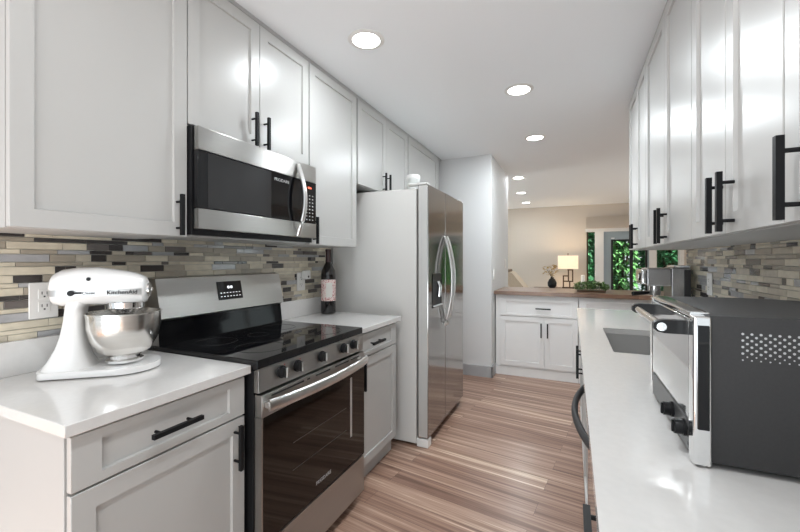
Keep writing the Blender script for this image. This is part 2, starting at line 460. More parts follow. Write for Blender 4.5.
# mosaic tiles -------------------------------------------------------------
def mosaic(name, parent, xface, nx, y0, y1, z0, z1, seed):
    rnd = random.Random(seed)
    bm = B()
    z = z1 - 0.001
    g = 0.0022
    pat = [0.024, 0.013, 0.024, 0.014, 0.025, 0.013, 0.027]
    k = 0
    box(bm, min(xface, xface - nx * 0.004), max(xface, xface - nx * 0.004), y0, y1, z0, z1, mi=6)
    while z > z0 + 0.006:
        h = pat[k % 7]; k += 1
        zb = max(z - h, z0)
        y = y0 - rnd.uniform(0, 0.1)
        while y < y1:
            thick = h > 0.02
            c = rnd.choices(range(6), (27, 20, 15, 10, 16, 12))[0]
            ln = rnd.choice([0.05, 0.075, 0.10, 0.15, 0.15, 0.19]) if c not in (2, 5) else rnd.choice([0.03, 0.05, 0.075, 0.10, 0.15])
            a, b = max(y, y0), min(y + ln, y1)
            if b - a > 0.006:
                t = 0.004 if c in (2, 3) else 0.0045
                xf = xface + nx * t
                r = 0.0008
                q = [(a, zb), (b, zb), (b, z), (a, z)]
                q2 = [(a + r, zb + r), (b - r, zb + r), (b - r, z - r), (a + r, z - r)]
                loft_r = [[(xface, yy, zz) for yy, zz in q], [(xf - nx * r, yy, zz) for yy, zz in q], [(xf, yy, zz) for yy, zz in q2]]
                R = [[bm.verts.new(p) for p in rr] for rr in loft_r]
                for A_, B_ in zip(R[:-1], R[1:]):
                    for i in range(4):
                        f = bm.faces.new((A_[i], A_[(i + 1) % 4], B_[(i + 1) % 4], B_[i])); f.material_index = c
                f = bm.faces.new(R[-1]); f.material_index = c
            y += ln + g
        z = zb - g
    o = struct(name, bm, TILE + [M_grout], parent, smooth=False)
    return o
mosaic('tile_backsplash', wl, XL + 0.004, 1, 0.35, 2.46, 0.92, 1.40, 3)
mosaic('tile_backsplash', wr, XR - 0.004, -1, 0.20, 3.185, 0.92, 1.385, 5)

# ================================================================== LEFT UPPER CABINETS
UX, UB = -1.37, 1.384
UT = 2.44
def upper_front(y0, y1, z0, z1, pl):
    return ('door', UX - 0.02, UX, y0 + 0.0015, y1 - 0.0015, z0 + 0.002, z1, pl)
PX = UX
XLB = XL + 0.010   # cabinet backs stand on the tile face
XB = XL + 0.010
cabinet('wall_cabinet', 'near left grey wall cabinet with one wide door, above the stand mixer', 'cabinet', (XB, UX - 0.022, 0.50, 1.020, UB, UT),
        [upper_front(0.50, 1.020, UB, UT - 0.01, [((PX, 0.976, 1.467), (0, 0, 1))])], M_cab, M_cabin, (1, 0, 0))
cabinet('wall_cabinet', 'short grey wall cabinet with two doors directly above the microwave', 'cabinet', (XB, UX - 0.022, 1.022, 1.776, 1.825, UT),
        [upper_front(1.022, 1.400, 1.83, UT - 0.01, [((PX, 1.350, 1.907), (0, 0, 1))]), upper_front(1.400, 1.776, 1.83, UT - 0.01, [((PX, 1.427, 1.907), (0, 0, 1))])], M_cab, M_cabin, (1, 0, 0))
cabinet('wall_cabinet', 'tall narrow grey wall cabinet between the microwave and refrigerator, above the wine bottle', 'cabinet', (XB, UX - 0.022, 1.780, 2.305, UB, UT),
        [upper_front(1.782, 2.305, UB, UT - 0.01, [((PX, 1.815, 1.467), (0, 0, 1))])], M_cab, M_cabin, (1, 0, 0))
cabinet('wall_cabinet', 'short grey wall cabinet with two doors directly above the refrigerator', 'cabinet', (XB, UX - 0.022, 2.325, 3.235, 1.83, UT),
        [upper_front(2.325, 2.775, 1.83, UT - 0.01, [((PX, 2.708, 1.907), (0, 0, 1))]), upper_front(2.775, 3.215, 1.83, UT - 0.01, [((PX, 2.785, 1.907), (0, 0, 1))])], M_cab, M_cabin, (1, 0, 0))
cabinet('wall_cabinet', 'farthest left grey wall cabinet with one wide door, against the white pantry wall', 'cabinet', (XB, UX - 0.022, 3.238, 4.20, 1.83, UT),
        [upper_front(3.235, 4.07, 1.83, UT - 0.01, [])], M_cab, M_cabin, (1, 0, 0))
struct('trim_3', bx(XL, UX - 0.012, 0.50, 4.24, UT + 0.001, CZ), M_cabin)

# ================================================================== RIGHT UPPER CABINETS
RX, RB = 0.379, 1.366
def rfront(y0, y1, pl):
    return ('door', RX, RX + 0.02, y0 + 0.0015, y1 - 0.0015, RB + 0.002, UT - 0.02, pl)
def rp(y): return ((RX, y, 1.447), (0, 0, 1))
RC = [(0.36, 0.992, 0.675, 'nearest right grey wall cabinet, with the largest black handle', [0.645, 0.928]),
      (0.995, 1.626, 1.306, 'second right grey wall cabinet, above the black toaster oven', [1.243, 1.325]),
      (1.629, 2.53, 2.060, 'third right grey wall cabinet, widest of the row, above the outlet and sink', [2.005, 2.075]),
      (2.533, 3.22, 2.857, 'farthest right grey wall cabinet, above the espresso machine', [2.825, 2.890])]
for a, b, mid, lab, hs in RC:
    cabinet('wall_cabinet', lab, 'cabinet', (RX + 0.022, XR - 0.010, a, b, RB, UT),
            [rfront(a, mid, [rp(hs[0])]), rfront(mid, b, [rp(hs[1])])], M_cab, M_cabin, (-1, 0, 0))
struct('trim_4', bx(RX + 0.010, XR, 0.36, 3.22, UT + 0.001, CZ), M_cabin)

# ================================================================== LEFT BASE CABINETS AND COUNTERS
BX = -1.08
CT0, CT1 = 0.885, 0.915
def base_fronts(y0, y1, dy, dside):
    zsplit = 0.737
    return [('drawer', BX - 0.02, BX, y0 + 0.002, y1 - 0.002, zsplit + 0.003, 0.874, [((BX, dy, 0.808), (0, 1, 0))]),
            ('door', BX - 0.02, BX, y0 + 0.002, y1 - 0.002, 0.115, zsplit - 0.003, [((BX, dside, 0.642), (0, 0, 1))])]
cabinet('base_cabinet', 'near left grey base cabinet with drawer and door, under the stand mixer', 'cabinet', (XL + 0.002, BX - 0.022, 0.50, 1.032, 0.10, CT0 - 0.001),
        base_fronts(0.502, 1.031, 0.755, 0.984), M_cab, M_cabin, (1, 0, 0), toe=(XL + 0.002, BX - 0.09, 0.50, 1.032, 0.0, 0.10))
cabinet('base_cabinet', 'narrow grey base cabinet with drawer and door between the range and refrigerator', 'cabinet', (XL + 0.002, BX - 0.022, 1.812, 2.36, 0.10, CT0 - 0.001),
        base_fronts(1.815, 2.335, 2.03, 1.86), M_cab, M_cabin, (1, 0, 0), toe=(XL + 0.002, BX - 0.05, 1.812, 2.36, 0.0, 0.10))
def counter(lab, y0, y1):
    t = thing('countertop', lab, 'countertop', (XL + 0.3, (y0 + y1) / 2, CT0))
    obj('slab', bx(XL + 0.010, -1.06, y0, y1, CT0, CT1, bev=0.002), M_quartz, t)
    obj('upstand', bx(XL + 0.010, XL + 0.03, y0, y1, CT1, 1.028, bev=0.002), M_quartz, t)
counter('white quartz countertop left of the range, carrying the stand mixer', 0.483, 1.041)
counter('short white quartz countertop right of the range, carrying the wine bottle', 1.808, 2.375)

# ================================================================== RANGE
t = thing('range_oven', 'stainless steel electric range with black glass cooktop and oven door', 'oven', (-1.35, 1.425, 0))
RY0, RY1 = 1.047, 1.803
obj('body', bx(-1.66, -1.055, RY0, RY1, 0.03, 0.895), M_blackpl, t)
bm = B(); box(bm, -1.62, -1.035, RY0 - 0.002, RY1 + 0.002, 0.897, 0.932, 0.004, 2); ck = obj('cooktop', bm, M_blackgl, t)
bm = B()
for cx, cy, r in ((-1.19, 1.22, 0.10), (-1.19, 1.62, 0.115), (-1.45, 1.22, 0.085), (-1.45, 1.62, 0.085), (-1.40, 1.42, 0.05)):
    lathe(bm, [(r, 0), (r, 0.0006), (r + 0.002, 0.0006), (r + 0.002, 0)], cx, cy, 0.9322, 48)
obj('burner_ring', bm, M_ring, ck)
obj('edge_trim', bx(-1.036, -1.031, RY0 - 0.003, RY1 + 0.003, 0.8955, 0.9, bev=0.0), M_steel, ck)
# control panel
bm = B(); box(bm, -1.055, -1.030, RY0, RY1, 0.812, 0.895, 0.003, 2); cp = obj('control_panel', bm, M_steel, t)
for i, ky in enumerate((1.165, 1.258, 1.425, 1.602, 1.695)):
    bm = B()
    disc_axis(bm, (-1.030, ky, 0.862), (1, 0, 0), 0.024, 0.006)
    disc_axis(bm, (-1.024, ky, 0.862), (1, 0, 0), 0.020, 0.018)
    k = obj('knob', bm, M_blackpl, cp)
    bm = B(); box(bm, -1.006, -0.995, ky - 0.007, ky + 0.007, 0.842, 0.882, 0.003, 2); obj('knob_grip', bm, M_steel, k)
    bm = B(); disc_axis(bm, (-1.0298, ky + 0.018, 0.886), (1, 0, 0), 0.0025, 0.0006, 10); obj('knob_mark', bm, M_red if i < 2 else M_print, k)
# oven door
bm = B(); box(bm, -1.055, -1.020, RY0 + 0.004, RY1 - 0.004, 0.722, 0.805, 0.003, 2); box(bm, -1.055, -1.022, RY0 + 0.004, RY0 + 0.012, 0.255, 0.722)
dr = obj('oven_door', bm, M_steel, t)
obj('door_glass', bx(-1.055, -1.021, RY0 + 0.012, RY1 - 0.004, 0.255, 0.722, bev=0.002), M_ovengl, dr)
bm = B()
for y0, y1 in ((1.10, 1.29), (1.31, 1.33), (1.37, 1.48), (1.52, 1.64), (1.66, 1.74)):
    box(bm, -1.0205, -1.0195, y0, y1, 0.788, 0.795)
obj('door_vent_slot', bm, M_dark, dr)
bm = B(); box(bm, -1.0212, -1.0205, 1.655, 1.672, 0.40, 0.70); obj('inner_window_edge', bm, M_logo, dr)
bm = B()
for zz in (0.45, 0.56): box(bm, -1.0212, -1.0206, 1.22, 1.62, zz, zz + 0.003)
obj('oven_rack', bm, M_rack, dr)
bm = B()
N = 17
pts = [(-1.0 + 0.034 * math.sin(PI * i / (N - 1)) ** 0.7, RY0 + 0.02 + (RY1 - RY0 - 0.04) * i / (N - 1), 0.768) for i in range(N)]
tube(bm, pts, 0.017, 16, True, (0.7, 1.3)); 
for e in (RY0 + 0.03, RY1 - 0.03): box(bm, -1.021, -0.995, e - 0.012, e + 0.012, 0.756, 0.780, 0.003)
obj('door_handle', bm, M_barsteel, dr)
obj('maker_lettering', text_bm('FRIGIDAIRE', 0.022, frameM((0, 1, 0), (0, 0, 1), (-1.0205, 1.43, 0.315))), M_print, dr, smooth=False)
bm = B(); box(bm, -1.055, -1.022, RY0 + 0.004, RY1 - 0.004, 0.058, 0.249, 0.003, 2); obj('storage_drawer', bm, M_steel, t)
obj('toe_base', bx(-1.62, -1.08, RY0 + 0.02, RY1 - 0.02, 0.0, 0.03), M_blackpl, t)
# backguard
prof = [(-1.66, 0.932), (-1.585, 0.932), (-1.598, 1.035), (-1.575, 1.045), (-1.612, 1.215), (-1.66, 1.218)]
bm = B(); rings = [[(x, y, z) for x, z in prof] for y in (RY0 + 0.004, RY1 - 0.004)]
loft(bm, rings)
bm.faces.ensure_lookup_table()
for f in bm.faces:
    c = f.calc_center_median(); f.material_index = 1 if c.z < 1.03 and len(f.verts) == 4 else 0
bgd = obj('backguard', bm, [M_steel, M_blackgloss], t)
# clock display on the sloping face
sl = Vector((-0.037, 0, 0.17)).normalized(); nx = Vector((sl.z, 0, -sl.x))
def onslope(y, z):
    k = (z - 1.045) / 0.17
    return Vector((-1.575 - 0.037 * k, y, z))
bm = B()
c0 = onslope(1.425, 1.142)
box(bm, -0.075, 0.075, -0.046, 0.046, 0.0002, 0.003)
bmesh.ops.transform(bm, matrix=frameM((0, 1, 0), sl, c0), verts=bm.verts)
ds = obj('display', bm, M_blackgl, bgd)
bm = B()
for dy in (-0.009, 0.009): disc_axis(bm, c0 + sl * 0.016 + Vector((0, dy, 0)) + nx * 0.0031, nx, 0.0075, 0.0005, 16)
for i in range(7):
    for j in range(2):
        b2 = Vector((0, -0.058 + 0.019 * i, 0)); p = c0 + b2 + sl * (-0.012 - 0.018 * j) + nx * 0.0034
        box(bm, p.x - 0.0004, p.x + 0.0004, p.y - 0.004, p.y + 0.004, p.z - 0.0015, p.z + 0.0015)
obj('clock_glow', bm, M_glyph, ds, smooth=False)

# ================================================================== MICROWAVE
MX = -1.322
MY0, MY1, MZ0, MZ1 = 1.024, 1.779, 1.395, 1.822
t = thing('microwave', 'stainless over-the-range microwave with black glass door and bowed handle', 'microwave', (-1.5, 1.4, MZ0))
obj('body', bx(XL + 0.012, MX - 0.03, MY0, MY1, MZ0, MZ1), M_blackpl, t)
bm = B(); box(bm, MX - 0.028, MX, MY0 + 0.006, MY1, 1.728, MZ1 - 0.002, 0.003, 2); obj('top_band', bm, M_steel, t)
bm = B(); box(bm, MX - 0.028, MX, MY0 + 0.006, MY1, 1.418, 1.498, 0.003, 2); obj('bottom_band', bm, M_steel, t)
door = obj('door', bx(MX - 0.028, MX - 0.001, MY0 + 0.006, 1.668, 1.499, 1.727, bev=0.001), M_blackgl, t)
obj('door_window', bx(MX - 0.001, MX - 0.0002, MY0 + 0.05, 1.425, 1.505, 1.722), mat('screen_mesh_glass', (0.022, 0.022, 0.023), 0.10, spec=0.4), door)
bm = B()
pts = [(MX + 0.004 + 0.046 * math.sin(PI * i / 20), 1.618, 1.425 + 0.375 * i / 20) for i in range(21)]
tube(bm, pts, 0.0135, 12, True, (1.0, 0.8))
obj('handle', bm, M_barsteel, door)
obj('maker_lettering', text_bm('FRIGIDAIRE', 0.021, frameM((0, 1, 0), (0, 0, 1), (MX - 0.0002, 1.50, 1.692))), M_logo, door, smooth=False)
kp = obj('control_panel', bx(MX - 0.028, MX - 0.001, 1.670, MY1, 1.499, 1.727, bev=0.001), M_blackgl, t)
bm = B()
for r in range(8):
    for c in range(3):
        y, z = 1.690 + c * 0.026, 1.515 + r * 0.019
        box(bm, MX - 0.001, MX - 0.0003, y, y + 0.010, z, z + 0.006)
obj('key_label', bm, M_print, kp)
obj('display', bx(MX - 0.001, MX - 0.0003, 1.706, 1.736, 1.689, 1.699), M_redlit, kp, smooth=False)
bm = B(); box(bm, XL + 0.03, MX - 0.06, MY0 + 0.02, MY1 - 0.02, MZ0 - 0.006, MZ0); obj('underside_filter', bm, M_logo, t)

# ================================================================== REFRIGERATOR
t = thing('refrigerator', 'stainless side-by-side refrigerator with grey painted side', 'refrigerator', (-1.25, 2.925, 0))
FY0, FY1 = 2.465, 3.385
FX = -0.898
obj('body', bx(XL + 0.02, -0.985, FY0, FY1, 0.02, 1.795, bev=0.004), M_fridge, t)
ft = B(); box(ft, -0.985, -0.90, FY0 + 0.004, FY0 + 0.07, 0.0, 0.06, 0.004); obj('foot', ft, M_plate, t)
obj('grille', bx(-0.985, -0.95, FY0 + 0.07, FY1, 0.015, 0.065), M_blackpl, t)
SPL = 2.853
def fdoor(y0, y1):
    bm = B(); box(bm, -0.975, FX, y0, y1, 0.068, 1.817, 0.006, 2); bm.normal_update()
    for f in bm.faces: f.material_index = 1 if abs(f.normal.y) > 0.95 else 0
    return bm
fd = obj('door', fdoor(FY0, SPL - 0.003), [M_steelv, M_doorside], t)
fd2 = obj('door', fdoor(SPL + 0.003, FY1), [M_steelv, M_doorside], t)
for hy in (FY0 + 0.015, FY1 - 0.075): obj('hinge_cover', bx(-1.06, -0.91, hy, hy + 0.06, 1.818, 1.836, bev=0.006), M_fridge, t)
for d, y in ((fd, SPL - 0.035), (fd2, SPL + 0.035)):
    bm = B()
    pts = []
    for i in range(25):
        s = i / 24
        pts.append((FX + 0.002 + 0.062 * math.sin(PI * s) ** 0.75, y, 0.79 + 0.69 * s))
    tube(bm, pts, 0.0125, 12, True, (1, 0.8))
    obj('handle', bm, M_barsteel, d)
# dispenser
bm = B()
y0, y1, z0, z1 = 2.545, 2.75, 0.955, 1.20
for a, b, c, d in ((y0, y0 + 0.012, z0, z1), (y1 - 0.012, y1, z0, z1), (y0, y1, z1 - 0.055, z1), (y0, y1, z0, z0 + 0.012)):
    box(bm, FX - 0.002, FX + 0.004, a, b, c, d, 0.002)
dp = obj('dispenser_frame', bm, M_blackpl, fd)
obj('dispenser_recess', bx(FX - 0.001, FX + 0.001, y0 + 0.012, y1 - 0.012, z0 + 0.012, z1 - 0.055), M_dark, dp)
bm = B(); tube(bm, [(FX + 0.004, 2.66, 1.14), (FX + 0.02, 2.66, 1.10), (FX + 0.014, 2.66, 1.03)], 0.014, 10); obj('dispenser_lever', bm, M_chrome, dp)
bm = B(); box(bm, FX, FX + 0.02, y0 + 0.01, y1 - 0.01, z0 + 0.008, z0 + 0.018, 0.003); obj('drip_ledge', bm, M_logo, dp)

t = thing('storage_jar', 'frosted cylindrical jar standing on top of the refrigerator', 'jar', (-1.16, 2.74, 1.796))
bm = B(); lathe(bm, [(0, 0.0), (0.045, 0.0), (0.05, 0.006), (0.05, 0.125), (0.0, 0.125)], -1.12, 2.74, 1.796, 28); obj('jar_body', bm, M_frost, t)
bm = B(); lathe(bm, [(0, 0.1255), (0.052, 0.1255), (0.052, 0.15), (0.048, 0.154), (0, 0.154)], -1.12, 2.74, 1.796, 28); obj('lid', bm, M_plate, t)
bm = B(); lathe(bm, [(0, 0), (0.03, 0), (0.045, 0.015), (0.05, 0.032), (0.047, 0.032), (0.04, 0.017), (0.026, 0.005), (0, 0.005)], -1.235, 2.68, 1.796, 28)
tag(obj('bowl', bm, M_green), 'small pale green bowl on top of the refrigerator', 'bowl')

# ================================================================== STAND MIXER  (local, nose along +x, then turned)
t = thing('stand_mixer', 'white tilt-head stand mixer with steel bowl on the left countertop', 'mixer', (0, 0, 0))
def ell(cx, cz, ry, rz, p=2.5, n=32):
    out = []
    for k in range(n):
        a = 2 * PI * k / n; c, s = math.cos(a), math.sin(a)
        out.append((cx, math.copysign(abs(c) ** (2 / p), c) * ry, cz + math.copysign(abs(s) ** (2 / p), s) * rz))
    return out
# foot plate outline: rounded pedestal behind, round pad under the bowl in front
outl = []
for k in range(25):
    a = -PI / 2 + PI * k / 24
    outl.append((0.075 + 0.105 * math.cos(a), 0.108 * math.sin(a)))
for k in range(13):
    a = PI / 2 + PI * k / 12
    outl.append((-0.125 + 0.032 * math.cos(a), 0.088 * math.sin(a)))
bm = B(); prism(bm, outl, 0.004, 0.024, 0.012, 3)
obj('foot_plate', bm, M_white, t)
bm = B()
rings = []
for z, xb, xf, hy in ((0.010, -0.158, 0.005, 0.088), (0.03, -0.148, -0.012, 0.080), (0.055, -0.132, -0.026, 0.069), (0.09, -0.115, -0.036, 0.059), (0.13, -0.103, -0.043, 0.053), (0.18, -0.094, -0.045, 0.050), (0.22, -0.090, -0.038, 0.050), (0.255, -0.088, -0.01, 0.052)):
    r = []
    for k in range(28):
        a = 2 * PI * k / 28; c, s = math.cos(a), math.sin(a)
        r.append(((xb + xf) / 2 + math.copysign(abs(c) ** 0.75, c) * (xf - xb) / 2, math.copysign(abs(s) ** 0.75, s) * hy, z))
    rings.append(r)
loft(bm, rings); obj('column', bm, M_white, t)
bm = B()
secs = [(-0.150, 0.285, 0.02, 0.022), (-0.146, 0.285, 0.043, 0.042), (-0.135, 0.287, 0.056, 0.053), (-0.11, 0.290, 0.065, 0.062), (-0.06, 0.295, 0.070, 0.064), (0.0, 0.294, 0.070, 0.064), (0.06, 0.289, 0.067, 0.060), (0.10, 0.285, 0.064, 0.057), (0.13, 0.281, 0.059, 0.052), (0.150, 0.278, 0.050, 0.045), (0.158, 0.277, 0.034, 0.031)]
secs = [(x * 0.88 + 0.002, z - 0.002, a, b) for x, z, a, b in secs]
loft(bm, [ell(*s) for s in secs]); hd = obj('motor_head', bm, M_white, t)
# steel trim band round the head
bm = B()
path = []
for side in (1, -1):
    rng = secs[1:-1] if side == 1 else list(reversed(secs[1:-1]))
    for s in rng: path.append((s[0], side * (s[2] + 0.0012)))
rings = []
for z in (0.262, 0.283): rings.append([(x, y, z) for x, y in path])
loft(bm, rings, cap=False)
obj('trim_band', bm, M_logo, hd)
for sd in (1, -1):
    R = (sd * -1, 0, 0)
    obj('maker_lettering', text_bm('KitchenAid', 0.019, frameM((-sd, 0.075, 0), (0, 0, 1), (0.083, sd * 0.0682, 0.272)), 0.004), M_black, hd, smooth=False)
    bm = B(); disc_axis(bm, (-0.055, sd * 0.069, 0.273), (0, sd, 0), 0.009, 0.008, 18); box(bm, -0.053, -0.028, min(sd * 0.071, sd * 0.077), max(sd * 0.071, sd * 0.077), 0.2705, 0.2755)
    obj('speed_lever', bm, M_blackpl, hd)
    bm = B(); disc_axis(bm, (-0.01, sd * 0.064, 0.318), (0, sd, 0), 0.006, 0.006, 16); obj('screw_cap', bm, M_blackpl, hd)
    obj('model_lettering', text_bm('Classic', 0.013, frameM(R, (0, 0, 1), (-0.008, sd * 0.0712, 0.272)), 0.003), M_blackpl, hd, smooth=False)
bm = B(); disc_axis(bm, (0.130, 0, 0.275), (1, 0, 0), 0.024, 0.018); disc_axis(bm, (0.140, 0.02, 0.275), (0, 1, 0), 0.010, 0.02, 16); obj('attachment_hub', bm, M_chrome, hd)
bm = B(); lathe(bm, [(0.02, 0.19), (0.038, 0.20), (0.055, 0.212), (0.057, 0.235)], 0.075, 0, 0, 32, True); obj('planetary_hub', bm, M_chrome, hd)
bm = B(); cyl(bm, (0.075, 0, 0.13), (0.075, 0, 0.20), 0.009)
box(bm, 0.035, 0.115, -0.004, 0.004, 0.09, 0.13, 0.004); obj('beater', bm, M_chrome, hd)
bm = B()
lathe(bm, [(0.0, 0.052), (0.052, 0.052), (0.078, 0.068), (0.098, 0.105), (0.108, 0.15), (0.110, 0.196), (0.1135, 0.198), (0.1135, 0.201), (0.107, 0.200), (0.105, 0.15), (0.095, 0.107), (0.075, 0.072), (0.05, 0.056), (0.0, 0.056)], 0.072, 0, 0, 56)
bw = obj('bowl', bm, M_steely, t)
bm = B(); lathe(bm, [(0.0, 0.029), (0.056, 0.029), (0.056, 0.037), (0.046, 0.041), (0.046, 0.0525), (0, 0.0525)], 0.072, 0, 0, 40); obj('bowl_foot', bm, M_chrome, bw)
bm = B()
tube(bm, [(0.10, 0.102, 0.185), (0.108, 0.138, 0.185), (0.112, 0.15, 0.16), (0.110, 0.142, 0.125), (0.100, 0.096, 0.10)], 0.006, 10)
obj('bowl_handle', bm, M_steely, bw)
for x, y in ((-0.13, 0.05), (-0.13, -0.05), (0.12, 0.07), (0.12, -0.07)):
    bm = B(); lathe(bm, [(0.012, 0), (0.012, 0.0045)], x, y, 0, 14, True); obj('rubber_foot', bm, M_blackpl, t)
t.location = (-1.487, 0.778, CT1 + 0.0002); t.rotation_euler = (0, 0, math.radians(45))

# ================================================================== WINE BOTTLE
t = thing('wine_bottle', 'dark red wine bottle with patterned pink label on the short countertop', 'bottle', (0, 0, 0))
bm = B(); lathe(bm, [(0, 0.004), (0.035, 0), (0.05, 0.003), (0.0525, 0.012), (0.0525, 0.275), (0.048, 0.305), (0.034, 0.335), (0.0215, 0.36), (0.018, 0.39), (0.0175, 0.455), (0.0, 0.455)], seg=40); obj('glass', bm, M_wine, t)
bm = B(); lathe(bm, [(0.0215, 0.366), (0.0192, 0.39), (0.0187, 0.44), (0.0205, 0.442), (0.0205, 0.457), (0.0, 0.4585)], seg=32); obj('foil_capsule', bm, M_foil, t)
def patch(a0, a1, z0, z1, r, n=24):
    bm = B()
    rings = [[(rr * math.cos(a0 + (a1 - a0) * k / n), rr * math.sin(a0 + (a1 - a0) * k / n), z) for k in range(n + 1)] for z in (z0, z1) for rr in (r,)]
    loft(bm, rings, cap=False, closed=False)
    return bm
lb = obj('label', patch(-1.9, 1.0, 0.093, 0.243, 0.0528), M_label, t)
obj('label_panel', patch(-0.98, -0.08, 0.118, 0.222, 0.0531), M_paper, lb)
bm = B(); bm.free()
t.location = (-1.585, 2.275, CT1 + 0.0002); t.rotation_euler = (0, 0, math.radians(-18))

# ================================================================== OUTLETS
def outlet(lab, x, y, z, nx, w=0.082, h=0.124, device=False, name='outlet'):
    t = thing(name, lab, 'outlet', (x, y, z), 'wall outlets on the tiled backsplash')
    bm = B(); xs = sorted((x, x + nx * 0.006)); box(bm, xs[0], xs[1], y - w / 2, y + w / 2, z - h / 2, z + h / 2, 0.002); obj('cover_plate', bm, M_plate, t)
    for dz in (0.022, -0.022):
        bm = B(); xs = sorted((x + nx * 0.006, x + nx * 0.0085)); box(bm, xs[0], xs[1], y - 0.017, y + 0.017, z + dz - 0.017, z + dz + 0.017, 0.001)
        s = obj('receptacle', bm, M_plate, t)
        bm = B(); xs = sorted((x + nx * 0.0084, x + nx * 0.009))
        for dy in (-0.007, 0.007): box(bm, xs[0], xs[1], y + dy - 0.0012, y + dy + 0.0012, z + dz - 0.001, z + dz + 0.009)
        box(bm, xs[0], xs[1], y - 0.0025, y + 0.0025, z + dz - 0.011, z + dz - 0.006)
        obj('slot', bm, M_dark, s)
    return t
outlet('white double outlet on the tiles behind the stand mixer', XL + 0.0092, 0.708, 1.155, 1)
outlet('white double outlet on the left tiles near the wine bottle', XL + 0.0092, 2.10, 1.150, 1)
outlet('white double outlet on the right tiles behind the toaster oven', XR - 0.0092, 2.68, 1.16, -1)
t = thing('plug_in_sensor', 'small white plug-in device in the outlet near the wine bottle', 'plug', (XL + 0.04, 2.12, 1.19))
bm = B(); box(bm, XL + 0.0185, XL + 0.055, 2.10, 2.155, 1.165, 1.225, 0.006, 2); obj('housing', bm, M_plate, t)
bm = B(); disc_axis(bm, (XL + 0.055, 2.128, 1.182), (1, 0, 0), 0.007, 0.0012); obj('lens', bm, M_dark, t)

# ================================================================== RIGHT BASE CABINETS, SINK, COUNTER
RBX = 0.058      # door faces
def rb(k, y0, y1, z0, z1, pl): return (k, RBX, RBX + 0.02, y0 + 0.002, y1 - 0.002, z0, z1, pl)
cabinet('base_cabinet', 'nearest right grey base cabinet under the toaster oven', 'cabinet', (RBX + 0.022, XR - 0.002, -0.30, 1.088, 0.10, CT0 - 0.001),
        [rb('drawer', 0.40, 1.086, 0.74, 0.874, [((RBX, 0.76, 0.808), (0, 1, 0))]), rb('door', 0.40, 1.086, 0.115, 0.734, [((RBX, 0.90, 0.585), (0, 0, 1))]),
         rb('drawer', -0.30, 0.40, 0.74, 0.874, []), rb('door', -0.30, 0.40, 0.115, 0.734, [])],
        M_cab, M_cabin, (-1, 0, 0), toe=(RBX + 0.09, XR - 0.002, -0.30, 1.088, 0, 0.10))
cabinet('base_cabinet', 'right grey sink base cabinet with two doors, beside the dishwasher', 'cabinet', (RBX + 0.022, XR - 0.002, 1.70, 2.715, 0.10, CT0 - 0.001),
        [rb('door', 1.70, 2.265, 0.115, 0.874, [((RBX, 2.225, 0.748), (0, 0, 1))]), rb('door', 2.265, 2.715, 0.115, 0.874, [((RBX, 2.31, 0.748), (0, 0, 1))])],
        M_cab, M_cabin, (-1, 0, 0), hollow=True, toe=(RBX + 0.09, XR - 0.002, 1.70, 2.715, 0, 0.10))
cabinet('base_cabinet', 'right grey end base cabinet under the espresso machine', 'cabinet', (RBX + 0.022, XR - 0.002, 2.72, 3.31, 0.10, CT0 - 0.001),
        [rb('drawer', 2.72, 3.31, 0.74, 0.874, []), rb('door', 2.72, 3.31, 0.115, 0.734, [])],
        M_cab, M_cabin, (-1, 0, 0), toe=(RBX + 0.09, XR - 0.002, 2.72, 3.31, 0, 0.10))
t = thing('dishwasher', 'stainless dishwasher with a bowed black handle under the right countertop', 'dishwasher', (0.4, 1.394, 0))
obj('body', bx(RBX + 0.03, XR - 0.01, 1.093, 1.695, 0.10, CT0 - 0.004), M_blackpl, t)
dd = obj('door', bx(RBX, RBX + 0.028, 1.094, 1.694, 0.115, 0.878, bev=0.003), M_steelv, t)
bm = B()
pts = [(RBX - 0.008 - 0.042 * math.sin(PI * i / 20) ** 0.8, 1.13 + 0.53 * i / 20, 0.800) for i in range(21)]
tube(bm, pts, 0.0125, 12, True, (0.8, 1.1))
for e in (1.135, 1.655): cyl(bm, (RBX, e, 0.80), (RBX - 0.012, e, 0.80), 0.011)
obj('handle', bm, M_charcoal, dd)
obj('toe_kick', bx(RBX + 0.08, XR - 0.01, 1.093, 1.695, 0, 0.10), M_blackpl, t)

t = thing('countertop', 'long white quartz countertop on the right, holding sink and toaster oven', 'countertop', (0.38, 1.5, CT0))
SX0, SX1, SY0, SY1 = 0.157, 0.56, 1.805, 2.43
bm = B()
A0, A1, Y0c, Y1c = 0.035, XR - 0.010, -0.45, 3.335
oq = [(A0, Y0c), (A1, Y0c), (A1, Y1c), (A0, Y1c)]; iq = [(SX0, SY0), (SX1, SY0), (SX1, SY1), (SX0, SY1)]
loft(bm, [[(x, y, z) for x, y in q] for q, z in ((oq, CT0), (oq, CT1), (iq, CT1), (iq, CT0), (oq, CT0))], cap=False)
bmesh.ops.remove_doubles(bm, verts=bm.verts, dist=1e-5)
obj('slab', bm, M_quartz, t)
obj('upstand', bx(XR - 0.03, XR - 0.010, -0.45, 3.185, CT1, 1.028, bev=0.002), M_quartz, t)
t = thing('kitchen_sink', 'undermount stainless sink set into the right countertop', 'sink', (0.36, 2.12, 0.68))
bm = B()
r0 = [(SX0 - 0.02, SY0 - 0.02), (SX1 + 0.02, SY0 - 0.02), (SX1 + 0.02, SY1 + 0.02), (SX0 - 0.02, SY1 + 0.02)]
r1 = [(SX0 + 0.003, SY0 + 0.003), (SX1 - 0.003, SY0 + 0.003), (SX1 - 0.003, SY1 - 0.003), (SX0 + 0.003, SY1 - 0.003)]
r2 = [(SX0 + 0.015, SY0 + 0.015), (SX1 - 0.015, SY0 + 0.015), (SX1 - 0.015, SY1 - 0.015), (SX0 + 0.015, SY1 - 0.015)]
zt = CT0 - 0.0015
